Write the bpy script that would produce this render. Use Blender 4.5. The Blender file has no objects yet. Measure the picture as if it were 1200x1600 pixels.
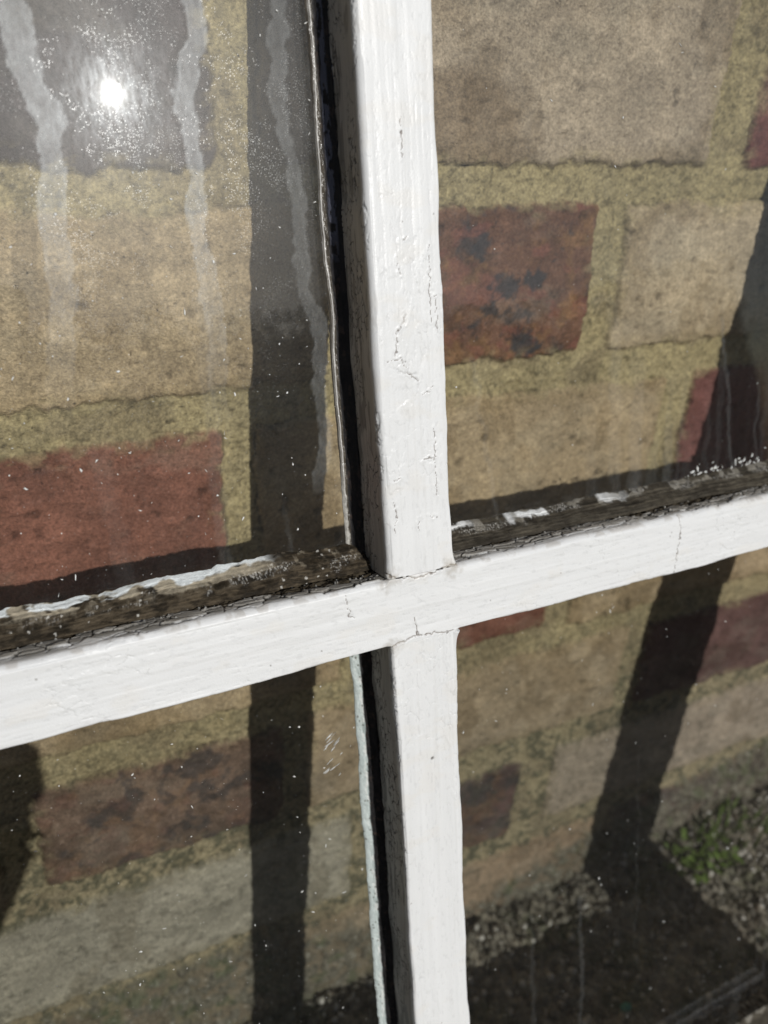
import bpy, math, random
import numpy as np
from mathutils import Matrix, Vector

# ------------------------------------------------------------------ camera, sky, sun, exposure
sc = bpy.context.scene
COL = sc.collection
MM = 0.001
cam_pos = Vector((0.0, -263.65, 27.85)) * MM
cr = Vector((0.90689422, -0.41932434, 0.04135183))
cu = Vector((0.16382288, 0.44131375, 0.8822722))
cw = Vector((0.38820734, 0.79335318, -0.46891981))
cd = bpy.data.cameras.new('camera')
cd.sensor_width = 36; cd.sensor_fit = 'AUTO'
cd.lens = 36 * 1232.64 / 1600
cd.clip_start = 0.004; cd.clip_end = 200
cd.dof.use_dof = True
cd.dof.focus_distance = 0.232
cd.dof.aperture_fstop = 10.5
camo = bpy.data.objects.new('camera', cd); COL.objects.link(camo)
camo.matrix_world = Matrix(((cr.x, cu.x, -cw.x, cam_pos.x), (cr.y, cu.y, -cw.y, cam_pos.y),
                            (cr.z, cu.z, -cw.z, cam_pos.z), (0, 0, 0, 1)))
sc.camera = camo

SUN = Vector((0.1437, -0.8869, 0.4391)).normalized()      # towards the sun
SUN_EL = math.asin(SUN.z); SUN_AZ = math.atan2(SUN.x, SUN.y)
wd = bpy.data.worlds.new('World'); sc.world = wd; wd.use_nodes = True
wn = wd.node_tree; wn.nodes.clear()
sky = wn.nodes.new('ShaderNodeTexSky'); sky.sky_type = 'NISHITA'; sky.sun_disc = False
sky.sun_elevation = SUN_EL; sky.sun_rotation = SUN_AZ
bg = wn.nodes.new('ShaderNodeBackground'); bg.inputs['Strength'].default_value = 0.05
wo = wn.nodes.new('ShaderNodeOutputWorld')
wn.links.new(sky.outputs[0], bg.inputs[0]); wn.links.new(bg.outputs[0], wo.inputs[0])
sl = bpy.data.lights.new('sun', 'SUN'); sl.energy = 2.9; sl.angle = math.radians(0.53); sl.color = (1.0, 0.985, 0.955)
so = bpy.data.objects.new('sun', sl); COL.objects.link(so)
so.rotation_euler = SUN.to_track_quat('Z', 'Y').to_euler()
sc.view_settings.view_transform = 'Standard'; sc.view_settings.look = 'None'
sc.view_settings.gamma = 1; sc.view_settings.use_curve_mapping = False
sc.view_settings.exposure = 0.0
sc.cycles.caustics_reflective = False; sc.cycles.caustics_refractive = False
sc.cycles.max_bounces = 10; sc.cycles.transparent_max_bounces = 24

# ------------------------------------------------------------------ noise in numpy
def _h(ix, iy, seed):
    h = (ix.astype(np.int64) * 374761393 + iy.astype(np.int64) * 668265263 + seed * 974634777) & 0xFFFFFFFF
    h = ((h ^ (h >> 13)) * 1274126177) & 0xFFFFFFFF
    h = ((h ^ (h >> 16)) * 2246822519) & 0xFFFFFFFF
    return ((h ^ (h >> 15)) & 0xFFFFFF) / float(0xFFFFFF)

def vn(x, y, seed=0):
    ix = np.floor(x); iy = np.floor(y); fx = x - ix; fy = y - iy
    fx = fx * fx * fx * (fx * (fx * 6 - 15) + 10); fy = fy * fy * fy * (fy * (fy * 6 - 15) + 10)
    a = _h(ix, iy, seed); b = _h(ix + 1, iy, seed); c = _h(ix, iy + 1, seed); d = _h(ix + 1, iy + 1, seed)
    return (a + (b - a) * fx) * (1 - fy) + (c + (d - c) * fx) * fy

def fbm(x, y, seed=0, oct=4, gain=0.5):
    s = 0; a = 1; t = 0
    for o in range(oct):
        ca, sa = math.cos(0.6 * o), math.sin(0.6 * o)
        s = s + a * vn((x * ca - y * sa) * 2 ** o + 17.3 * o, (x * sa + y * ca) * 2 ** o - 9.1 * o, seed + o)
        t += a; a *= gain
    return s / t                                             # 0..1, mean .5

def worley(x, y, seed=0):
    ix = np.floor(x); iy = np.floor(y)
    f1 = np.full(x.shape, 9.0); f2 = np.full(x.shape, 9.0); idv = np.zeros(x.shape)
    for dx in (-1, 0, 1):
        for dy in (-1, 0, 1):
            cx = ix + dx; cy = iy + dy
            px = cx + _h(cx, cy, seed); py = cy + _h(cx, cy, seed + 5)
            d = np.hypot(px - x, py - y); near = d < f1
            f2 = np.where(near, f1, np.minimum(f2, d)); idv = np.where(near, _h(cx, cy, seed + 9), idv)
            f1 = np.where(near, d, f1)
    return f1, f2, idv

def sst(a, b, x):
    t = np.clip((x - a) / (b - a), 0, 1); return t * t * (3 - 2 * t)

def mix(a, b, t):
    t = np.asarray(t)[..., None]; return np.asarray(a) * (1 - t) + np.asarray(b) * t

def pdist(px, py, poly):
    d = np.full(np.shape(px), 1e9)
    for (x0, y0), (x1, y1) in zip(poly[:-1], poly[1:]):
        dx, dy = x1 - x0, y1 - y0; L = dx * dx + dy * dy + 1e-9
        t = np.clip(((px - x0) * dx + (py - y0) * dy) / L, 0, 1)
        d = np.minimum(d, np.hypot(px - x0 - t * dx, py - y0 - t * dy))
    return d

# ------------------------------------------------------------------ object helpers
def grid_mesh(name, V, col=None, extra=None, close_v=False, caps=False, smooth=True):
    n, m = V.shape[:2]
    idx = np.arange(n * m).reshape(n, m)
    if close_v: idx = np.concatenate([idx, idx[:, :1]], 1)
    q = np.stack([idx[:-1, :-1], idx[1:, :-1], idx[1:, 1:], idx[:-1, 1:]], -1).reshape(-1, 4)
    loops = q.ravel(); starts = np.arange(len(q)) * 4; tot = np.full(len(q), 4)
    if caps:
        loops = np.concatenate([loops, idx[0, :m], idx[-1, :m][::-1]])
        starts = np.concatenate([starts, [len(q) * 4, len(q) * 4 + m]]); tot = np.concatenate([tot, [m, m]])
    me = bpy.data.meshes.new(name)
    me.vertices.add(n * m); me.vertices.foreach_set('co', (V.reshape(-1, 3) * MM).astype(np.float32).ravel())
    me.loops.add(len(loops)); me.loops.foreach_set('vertex_index', loops.astype(np.int32))
    me.polygons.add(len(starts)); me.polygons.foreach_set('loop_start', starts.astype(np.int32))
    me.polygons.foreach_set('use_smooth', np.full(len(starts), smooth))
    me.update(calc_edges=True); me.validate()
    if col is not None:
        a = me.attributes.new('Col', 'FLOAT_COLOR', 'POINT')
        c = np.ones((n * m, 4), np.float32); c[:, :3] = np.clip(col.reshape(-1, 3), 0, 1)
        a.data.foreach_set('color', c.ravel())
    for k, v in (extra or {}).items():
        a = me.attributes.new(k, 'FLOAT', 'POINT'); a.data.foreach_set('value', v.astype(np.float32).ravel())
    return me

def poly_mesh(name, verts, faces, smooth=False):
    me = bpy.data.meshes.new(name)
    me.from_pydata([tuple(c * MM for c in v) for v in verts], [], faces); me.update()
    if smooth: me.polygons.foreach_set('use_smooth', np.full(len(me.polygons), True))
    return me

def link(name, me, mat, parent=None):
    o = bpy.data.objects.new(name, me); COL.objects.link(o)
    if mat and me: me.materials.append(mat)
    if parent: o.parent = parent
    return o

def tag(o, label=None, cat=None, group=None, kind=None):
    for k, v in (('label', label), ('category', cat), ('group', group), ('kind', kind)):
        if v: o[k] = v
    return o

class N:                                                    # tiny node helper
    def __init__(s, name):
        s.m = bpy.data.materials.new(name); s.m.use_nodes = True; s.t = s.m.node_tree; s.t.nodes.clear()
        s.out = s.n('OutputMaterial')
    def n(s, kind, **kw):
        x = s.t.nodes.new('ShaderNode' + kind)
        for k, v in kw.items():
            if k.startswith('i_'): x.inputs[k[2:].replace('_', ' ')].default_value = v
            else: setattr(x, k, v)
        return x
    def l(s, a, b): s.t.links.new(a, b)
    def attr(s, nm): return s.n('Attribute', attribute_name=nm)
    def math(s, op, a, b=None):
        x = s.n('Math', operation=op)
        for i, v in enumerate((a, b)):
            if v is None: continue
            if isinstance(v, (int, float)): x.inputs[i].default_value = v
            else: s.l(v, x.inputs[i])
        return x.outputs[0]

def surf_mat(name, rough=0.6, grain=(1500, 0.15), bump=(2500, 0.0002), spec=0.3, use_rough=False):
    k = N(name); b = k.n('BsdfPrincipled')
    b.inputs['Specular IOR Level'].default_value = spec
    c = k.attr('Col'); tc = k.n('TexCoord')
    nz = k.n('TexNoise', i_Scale=grain[0], i_Detail=3.0, i_Roughness=0.65); k.l(tc.outputs['Object'], nz.inputs['Vector'])
    mr = k.n('MapRange'); mr.inputs[1].default_value = 0.25; mr.inputs[2].default_value = 0.75
    mr.inputs[3].default_value = 1 - grain[1]; mr.inputs[4].default_value = 1 + grain[1]; k.l(nz.outputs[0], mr.inputs[0])
    mx = k.n('VectorMath', operation='SCALE'); k.l(c.outputs['Color'], mx.inputs[0]); k.l(mr.outputs[0], mx.inputs['Scale'])
    k.l(mx.outputs[0], b.inputs['Base Color'])
    if use_rough:
        ra = k.attr('rough').outputs['Fac']; k.l(ra, b.inputs['Roughness'])
        k.l(k.math('ADD', k.math('MULTIPLY', k.math('SUBTRACT', 1.0, ra), .6), .03), b.inputs['Specular IOR Level'])
    else: b.inputs['Roughness'].default_value = rough
    n2 = k.n('TexNoise', i_Scale=bump[0], i_Detail=2.0); k.l(tc.outputs['Object'], n2.inputs['Vector'])
    bp = k.n('Bump'); bp.inputs['Strength'].default_value = 0.6; bp.inputs['Distance'].default_value = bump[1]
    k.l(n2.outputs[0], bp.inputs['Height']); k.l(bp.outputs[0], b.inputs['Normal'])
    k.l(b.outputs[0], k.out.inputs[0]); return k.m

def plain_mat(name, col, rough=0.6, spec=0.3, var=0.2, scale=400):
    k = N(name); b = k.n('BsdfPrincipled'); b.inputs['Roughness'].default_value = rough
    b.inputs['Specular IOR Level'].default_value = spec
    tc = k.n('TexCoord'); nz = k.n('TexNoise', i_Scale=scale, i_Detail=3.0); k.l(tc.outputs['Object'], nz.inputs['Vector'])
    r = k.n('ValToRGB'); r.color_ramp.elements[0].position = 0.3; r.color_ramp.elements[1].position = 0.7
    r.color_ramp.elements[0].color = tuple(c * (1 - var) for c in col) + (1,)
    r.color_ramp.elements[1].color = tuple(min(1, c * (1 + var)) for c in col) + (1,)
    k.l(nz.outputs[0], r.inputs[0]); k.l(r.outputs[0], b.inputs['Base Color']); k.l(b.outputs[0], k.out.inputs[0])
    return k.m

M_PAINT = surf_mat('old_white_paint', grain=(2500, 0.025), bump=(1800, 0.00008), spec=0.4, use_rough=True)
M_WALL = surf_mat('brick_and_mortar', rough=0.9, grain=(1000, 0.42), bump=(1300, 0.0009), spec=0.12)
M_SOIL = surf_mat('gritty_soil', rough=0.95, grain=(900, 0.35), bump=(900, 0.0012), spec=0.15)
M_PUTTY = surf_mat('weathered_putty', grain=(2200, 0.12), bump=(2500, 0.00025), spec=0.35, use_rough=True)

# ------------------------------------------------------------------ brick wall (x right, z up; its face is y = 0)
C = {'cream': (.46, .345, .215), 'cream2': (.53, .415, .285), 'gcream': (.45, .355, .26), 'red': (.25, .108, .075),
     'plum': (.165, .085, .075), 'slate': (.105, .085, .085), 'burnt': (.185, .095, .062), 'brown': (.215, .14, .10), 'grey': (.41, .365, .275),
     'purple': (.14, .092, .085), 'tan': (.36, .265, .165), 'peach': (.42, .29, .18), 'rose': (.22, .092, .08)}
MORT = np.array((.42, .338, .188))
BR = []
def B(x0, x1, r, c, dz0=0., dz1=0.): BR.append((x0, x1, -75. * (r + 1) + 7.5 + dz0, -75. * r - 7.5 + dz1, c))
B(-165, 66, -1, 'slate', -2.5); B(81, 268, -1, 'gcream', -1); B(290, 505, -1, 'rose', -1)
B(-122, 103, 0, 'cream'); B(115, 217.5, 0, 'burnt', 1); B(233.5, 446, 0, 'cream2', 1)
B(-158, 62, 1, 'red', -1); B(76, 272, 1, 'cream', -1); B(290, 500, 1, 'rose')
B(-140, 112, 2, 'cream', 4); B(126, 224, 2, 'red', 4); B(240, 455, 2, 'cream')
B(-26, 82, 3, 'brown', 4, 2); B(94, 285.5, 3, 'cream', 4, 4); B(300, 418, 3, 'plum'); B(-256, -42, 3, 'tan')
B(-150, 118, 4, 'grey', 0, 4); B(132, 225, 4, 'purple'); B(248, 455, 4, 'gcream')
B(-205, 15, 5, 'tan'); B(30, 138, 5, 'cream'); B(151, 292, 5, 'peach'); B(306, 520, 5, 'purple')
done = {}
for b in BR:
    r = round((-b[3] - 7.5) / 75.); lo, hi = done.get(r, (1e9, -1e9)); done[r] = (min(lo, b[0]), max(hi, b[1]))
rng = random.Random(7)
for r in range(-26, 8):
    lo, hi = done.get(r, (-1000 + 112 * (r % 2), -1000 + 112 * (r % 2)))
    kinds = ['cream', 'gcream', 'tan', 'cream2', 'red', 'burnt', 'grey', 'plum']
    x = hi + 13
    while x < 1400:
        w = rng.choice((212, 212, 102)); B(x, x + w, r, rng.choice(kinds)); x += w + 13
    x = lo - 13
    while x > -1400:
        w = rng.choice((212, 212, 102)); B(x - w, x, r, rng.choice(kinds)); x -= w + 13

def ax_pts(lo, a, b, hi, fine, coarse):
    return np.concatenate([np.arange(lo, a, coarse), np.arange(a, b, fine), np.arange(b, hi + coarse, coarse)])
gx = ax_pts(-1300, -130, 470, 1300, 0.8, 9); gz = ax_pts(-560, -440, 90, 1500, 0.8, 9)
X, Z = np.meshgrid(gx, gz)
wx = X + (fbm(X / 9, Z / 9, 3) - .5) * 5.0 + (fbm(X / 40, Z / 40, 4, 2) - .5) * 3
wz = Z + (fbm(X / 9, Z / 9, 11) - .5) * 5.0 + (fbm(X / 40, Z / 40, 12, 2) - .5) * 3 + (fbm(X / 2.2, Z / 2.2, 13, 2) - .5) * 1.2
sdf = np.full(X.shape, 50.0); bid = np.full(X.shape, -1, int)
for i, (x0, x1, z0, z1, c) in enumerate(BR):
    i0, i1 = np.searchsorted(gx, (x0 - 20, x1 + 20)); j0, j1 = np.searchsorted(gz, (z0 - 20, z1 + 20))
    if i1 <= i0 or j1 <= j0: continue
    sl_ = (slice(j0, j1), slice(i0, i1)); rr = 3.0
    qx = np.abs(wx[sl_] - (x0 + x1) / 2) - (x1 - x0) / 2 + rr; qz = np.abs(wz[sl_] - (z0 + z1) / 2) - (z1 - z0) / 2 + rr
    d = np.hypot(np.maximum(qx, 0), np.maximum(qz, 0)) + np.minimum(np.maximum(qx, qz), 0) - rr
    up = d < sdf[sl_]; sdf[sl_] = np.where(up, d, sdf[sl_]); bid[sl_] = np.where(up, i, bid[sl_])
bm = sst(1.0, -1.3, sdf + (fbm(X / 1.5, Z / 1.5, 14, 2) - .5) * 1.6)
basec = np.array([C[b[4]] for b in BR] + [(.3, .25, .1)])[bid]
rnd = np.array([rng.random() for _ in BR] + [0.5])[bid]
n1 = fbm(X / 28, Z / 28, 20); n2 = fbm(X / 5, Z / 5, 24); n3 = fbm(X / 1.7, Z / 1.7, 28, 3); n4 = fbm(X / 11, Z / 11, 33)
bc = basec * (0.46 + 0.42 * n1 + 0.26 * n2 + .40 * n4)[..., None] * (0.93 + 0.14 * rnd)[..., None]
# drag marks and dark pits in the faces
drag = fbm(X / 14 + Z / 9, Z / 3.2, 40, 3); bc = bc * (0.9 + 0.2 * drag)[..., None]
f1, f2, wid = worley(X / 4.6, Z / 4.6, 50)
f1b, f2b, widb = worley(X / 1.9 + n3, Z / 1.9, 55)
pit = np.maximum((wid > 0.955) * sst(0.42, 0.1, f1 + (n2 - .5) * .9 + (n3 - .5) * .5), (widb > .95) * sst(.45, .2, f1b) * .8); bc = mix(bc, bc * 0.4, pit * 0.75)
pale = (widb < .07) * sst(.5, .2, f1b); bc = mix(bc, bc * 1.25 + .03, pale * .6)
n5 = fbm(X / .9, Z / .9, 57, 2); bc = bc * (.8 + .4 * n5)[..., None]
# burnt header: black and orange patches
lime = sst(.52, .70, fbm(X / 24, Z / 15, 58, 5, .6)); bc = mix(bc, bc * .75 + np.array((.10, .09, .07)), lime * .55)
rim = sst(-9, -1, sdf + (n4 - .5) * 8); bc = mix(bc, bc * np.array((.86, .84, .76)), rim * .6)
chip = sst(.60, .66, fbm(X / 5, Z / 5, 59)) * sst(-6, -1.5, sdf); bc = mix(bc, bc * 1.12 + .02, chip * .7)
stn = sst(.56, .68, fbm(X / 20, Z / 30, 61, 5, .6)); bc = mix(bc, bc * np.array((.70, .67, .62)), stn * .7)
kb = np.array([b[4] in ('burnt', 'brown', 'purple') for b in BR] + [False])[bid]
blk = sst(0.57, 0.68, fbm(X / 17, Z / 17, 60, 6, .68)) * kb
org = sst(0.5, 0.64, fbm(X / 16, Z / 16, 66, 6, .65)) * kb; fr = fbm(X / 9, Z / 9, 68, 6, .72)
bc = mix(bc, np.array((.27, .145, .07)) * (.6 + .8 * n2)[..., None], org * np.where(Z > -100, .75, .4)); bc = mix(bc, np.array((.06, .056, .058)), blk * 0.7); bc = mix(bc, bc * (.45 + 1.1 * fr)[..., None], kb * .9); bc = mix(bc, np.array((.26, .10, .075)), kb * sst(.56, .66, fbm(X / 12, Z / 8, 69, 5, .65)) * np.where(Z > -100, .55, .2))
for px, pz, pr in ((133, -16, 9), (136, -27, 8), (168, -21, 5), (177, -37, 6), (171, -47, 7), (188, -60, 8), (195, -57, 6), (140, -12, 5), (190, -33, 4)):
    bc = mix(bc, np.array((.05, .05, .055)), 0.8 * sst(pr, pr * .3, np.hypot(X - px, Z - pz) + (fr - .5) * 30) * bm)
# brown weathering patch on the large cream brick
bc = mix(bc, bc * np.array((.66, .60, .52)), sst(22, 12, np.hypot((X - 152 + (Z - 20) * .5) / 1.45, Z - 20) + (n4 - .5) * 10) * 0.8)
mc = MORT * (0.62 + 0.4 * n1 + 0.4 * n2)[..., None]
mc = mix(mc, np.array((.40, .325, .19)), sst(.46, .7, n4) * .5); mc = mc * (.75 + .5 * n5)[..., None]
mc = mix(mc, mc * .45, sst(.62, .72, n3) * .5); sg = worley(X / 1.5, Z / 1.5, 86)
mc = mix(mc, mc * .5, (sg[2] > .86) * sst(.45, .25, sg[0]) * .7); mc = mix(mc, mc * 1.25 + .02, (sg[2] < .12) * sst(.45, .25, sg[0]) * .7)
mc = mix(mc, mc * np.array((.72, .70, .74)), sst(.52, .66, fbm(X / 32, Z / 20, 87, 4)) * .7)
mcr = sst(.018, .0, np.abs(fbm(X / 18, Z / 18, 88) - .5)) * sst(.5, .6, n1); mc = mix(mc, mc * .45, mcr * .8)
wc = mix(mc, bc, bm)
smear = sst(.58, .68, fbm(X / 7, Z / 4, 70)) * sst(-7, 0, sdf); wc = mix(wc, mc, smear * .55 * bm)
# hairline gap below the upper bricks, dark joint shrinkage
gap = sst(0.55, 0.1, np.abs(sdf - 0.3)) * sst(.53, .62, fbm(X / 22, Z / 22, 75)); wc = mix(wc, wc * .3, gap * .8)
# splashed soil and green growth near the ground
dl = np.interp(X, (-300, -60, 65, 120, 200, 292, 357, 440, 700), (-372, -372, -374, -392, -418, -394, -384, -370, -372)) + (n4 - .5) * 16 + (n2 - .5) * 8
crust = sst(2, -9, Z - dl)
haze_ = sst(-235, -400, Z + (n1 - .5) * 90 + (n4 - .5) * 50)
speck = sst(.5, .66, n2 * .55 + n3 * .45)
wc = mix(wc, wc * np.array((.80, .79, .77)), sst(-140, -250, Z + (n1 - .5) * 50) * .8)
wc = mix(wc, (wc * .35 + wc.mean(-1, keepdims=True) * .5), sst(-170, -300, Z) * .35)
wc = mix(wc, np.array((.085, .08, .06)), haze_ * (.05 + .5 * speck))
joint = sst(-3, 1, sdf) * sst(-170, -300, Z); wc = mix(wc, np.array((.075, .075, .05)), joint * sst(.46, .60, n2 * .6 + n3 * .4) * .7)
soil_ = mix(np.array((.06, .055, .042)), np.array((.19, .17, .13)), sst(.35, .7, n2 * .5 + n3 * .5)); st_ = worley(X / 3.3, Z / 3.3, 83)
soil_ = mix(soil_, np.array((.32, .30, .25)), (st_[2] > .82) * sst(.4, .2, st_[0]) * .8); soil_ = mix(soil_, np.array((.08, .1, .045)), sst(.55, .7, n4) * .5)
wc = mix(wc, soil_, crust * (.55 + .45 * sst(.4, .55, n2)))
grey = sst(.6, .72, worley(X / 2.7, Z / 2.7, 81)[2]) * speck; wc = mix(wc, wc * .6, grey * .35)
Y = -(bm * 2.0 + (n2 - .5) * 1.6 + (n3 - .5) * 0.9 + (n4 - .5) * 1.6 - pit * 0.8 * bm - gap * 1.2 + (rnd - .5) * 1.0 * bm - (1 - bm) * (n3 - .5) * -1.2 + crust * (1.5 + (n2 - .5) * 4 + (n3 - .5) * 2)) + 1.6
wall = link('brick_wall', grid_mesh('brick_wall', np.stack([X, Y, Z], -1), wc), M_WALL)
tag(wall, 'weathered brick wall of cream and red bricks with yellow mortar behind the window', 'wall')

# ------------------------------------------------------------------ ground
gx = ax_pts(-1300, -80, 480, 1300, 1.0, 10); gy = np.concatenate([np.arange(-2500, -420, 40), np.arange(-420, -170, 5), np.arange(-170, 14, 1.0)])
X, Y = np.meshgrid(gx, gy)
def ground_z(X, Y):
    top = np.interp(X, (-200, 60, 130, 200, 292, 357, 440, 700), (-450, -450, -448, -436, -434, -430, -423, -425))
    return -439 + (top + 439) * sst(-62, -4, Y + (fbm(X / 25, Y / 25, 90) - .5) * 22)
def ground_full(X, Y):
    g1 = fbm(X / 18, Y / 18, 91); g2 = fbm(X / 4, Y / 4, 95); g3 = fbm(X / 1.8, Y / 1.8, 99, 2)
    f1, f2, wid = worley(X / 4.2, Y / 4.2, 101); stone = sst(.5, .2, f1) * (wid > .45)
    return ground_z(X, Y) + (g1 - .5) * 9 + (g2 - .5) * 5 + (g3 - .5) * 2 + stone * 1.3 * wid, g1, g2, stone, wid
H, g1, g2, stone, wid = ground_full(X, Y)
gc = mix(np.array((.045, .038, .028)), np.array((.25, .22, .17)), sst(.25, .75, g2))
gc = gc * (.6 + .8 * g1)[..., None]
gc = mix(gc, np.array((.2, .185, .155)), stone * (wid > .7) * .6); gc = mix(gc, np.array((.09, .05, .035)), stone * ((wid > .55) & (wid < .62)) * .7)
gc = mix(gc, np.array((.06, .075, .03)), sst(.55, .7, fbm(X / 30, Y / 30, 107)) * .5)
ground = link('ground', grid_mesh('ground', np.stack([X, Y, H], -1), gc), M_SOIL); tag(ground, kind='structure')

def grd(x, y): return float(ground_full(np.array([float(x)]), np.array([float(y)]))[0][0])
# loose grit: pebbles from a deformed low polyhedron, one uncountable object
ico_v = []; ph = (1 + 5 ** .5) / 2
for s1 in (-1, 1):
    for s2 in (-1, 1): ico_v += [(0, s1, s2 * ph), (s1, s2 * ph, 0), (s2 * ph, 0, s1)]
ico_v = np.array(ico_v) / np.linalg.norm(ico_v[0])
ico_f = [(a, b, c) for a in range(12) for b in range(a + 1, 12) for c in range(b + 1, 12)
         if all(np.linalg.norm(ico_v[p] - ico_v[q]) < 1.1 for p, q in ((a, b), (b, c), (a, c)))]
ico_f = [f if np.dot(np.cross(ico_v[f[1]] - ico_v[f[0]], ico_v[f[2]] - ico_v[f[0]]), ico_v[f[0]]) > 0 else f[::-1] for f in ico_f]
def pebbles(name, n, smin, smax, mat, seed, xr=(-80, 480), yr=(-165, -2)):
    r = np.random.RandomState(seed); V = []; F = []
    PX_ = r.uniform(*xr, n); PY_ = r.uniform(*yr, n); PH_ = ground_full(PX_, PY_)[0]
    for i in range(n):
        x = PX_[i]; y = PY_[i]; s = smin * (smax / smin) ** (r.rand() ** 2.2)
        rot = np.linalg.qr(r.randn(3, 3))[0]
        v = (ico_v * (1 + .35 * (r.rand(12, 1) - .5))) * np.array((1, r.uniform(.6, 1), r.uniform(.45, .8))) @ rot * s
        base = len(V) * 12; V.append(v + (x, y, PH_[i] + s * r.uniform(-.1, .45)))
        F += [tuple(base + k for k in f) for f in ico_f]
    return link(name, poly_mesh(name, np.concatenate(V), F, True), mat)
M_PEB = [plain_mat('pale_grit', (.45, .42, .37), .45, .5, .35, 120), plain_mat('dark_grit', (.13, .115, .09), .8, .3, .4, 120)]
tag(pebbles('gravel', 9000, .7, 4.2, M_PEB[1], 3), kind='stuff')
tag(pebbles('gravel', 3000, .4, 3.4, M_PEB[0], 4), kind='stuff')

# ------------------------------------------------------------------ window sash: local x right, y into the wall side, z up
P0 = Vector((97.276, -91.483, -104.589)) * MM
wxv = Vector((0.99990318, 0.01353872, -0.00321502)); wzv = Vector((-4.6466e-05, 0.23429059, 0.97216661)); wyv = wzv.cross(wxv)
sash = bpy.data.objects.new('window_sash', None); COL.objects.link(sash)
ZB0 = -342.0
org_ = P0 + wzv * (ZB0 * MM)
sash.matrix_world = Matrix(((wxv.x, wyv.x, wzv.x, org_.x), (wxv.y, wyv.y, wzv.y, org_.y), (wxv.z, wyv.z, wzv.z, org_.z), (0, 0, 0, 1)))
sash.empty_display_size = 0.05
tag(sash, 'old white painted wooden window sash with cracked paint leaning on the brick wall', 'window')

HL, HR, ZT, ZB = -9.7, 12.0, 6.8, -14.7          # glazing bars' front faces
GLASS = 20.5; DEEP = 32.0
XL, XR = HL - 213, 222.0                          # inner edges of the stiles
ZTOP, ZBOT = 222.0, -288.0                        # inner edges of the rails
WHITE = np.array((.80, .805, .80)); BLACK = np.array((.012, .011, .011))

CR = [ # cracks in the paint: (points x,z ; half width ; depth)
 ([(-10.5, 8.6), (-8, 7.4), (-6, 6.8), (-3.4, 6.4), (-.8, 5.8), (2.5, 5.9), (5.8, 6.1), (8.2, 7.2), (10.2, 7.0), (13.0, 8.2)], .26, .5),
 ([(-10.1, -14.8), (-6.2, -13.7), (-1.3, -12.7), (1.5, -13.3), (4.9, -13.4), (8.5, -14.2), (12.8, -14.4)], .24, .5),
 ([(-1.3, -12.8), (-1.4, -9.6), (-1.8, -6.6)], .16, .35),
 ([(-23.6, 5.3), (-23.2, 1.7), (-22.7, .6), (-23.1, -1.2), (-21.7, -2.3)], .12, .3),
 ([(103.5, 6.5), (104.2, 2.2), (104.1, -1.5), (103.2, -6), (102.8, -10.8), (102.0, -14.5)], .13, .3),
 ([(-.2, 82), (-.4, 79.8), (-2.9, 77.1), (-3.2, 74.6), (-3.4, 71.3)], .17, .4),
 ([(-6.4, 69.4), (-3.6, 70.1), (-2.0, 70.3), (-1.2, 68), (.6, 65.4), (3, 63.5)], .13, .35),
 ([(8.1, 99.9), (7.9, 86), (7.9, 79)], .13, .2), ([(7.6, 50), (7.3, 40), (7.5, 30)], .13, .25),
 ([(9.4, 86), (9.6, 77)], .12, .3), ([(-1.7, 97.0), (-.9, 92)], .1, .2),
 ([(-.5, 101), (2, 101.4)], .12, .35), ([(4, 41), (8, 41.4)], .09, .3), ([(4.6, 59.5), (7.6, 61.4)], .09, .3),
 ([(-6.5, 36), (-4, 36.4)], .09, .3), ([(1.0, 24), (1.2, 20)], .07, .2), ([(4.6, 24), (5.4, 23.2), (6.6, 23.8)], .1, .35),
 ([(1.3, 131), (1.1, 121)], .1, .15), ([(-6.4, 30), (-6.0, 25), (-6.8, 21)], .1, .2)]

def profile(pts, step):
    """resample an open polyline; returns points and outward normals"""
    P = [np.array(pts[0], float)]
    for a, b in zip(pts[:-1], pts[1:]):
        a = np.array(a, float); b = np.array(b, float); k = max(1, int(round(np.linalg.norm(b - a) / (step if min(a[1], b[1]) < 22 else 2.5))))
        P += [a + (b - a) * i / k for i in range(1, k + 1)]
    P = np.array(P); T = np.gradient(P, axis=0); T /= np.linalg.norm(T, axis=1)[:, None]
    return P, np.stack([T[:, 1], -T[:, 0]], 1)

def arc(cx, cy, r, a0, a1, n=7):
    return [(cx + r * math.cos(math.radians(a0 + (a1 - a0) * i / n)), cy + r * math.sin(math.radians(a0 + (a1 - a0) * i / n))) for i in range(n + 1)]

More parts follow.
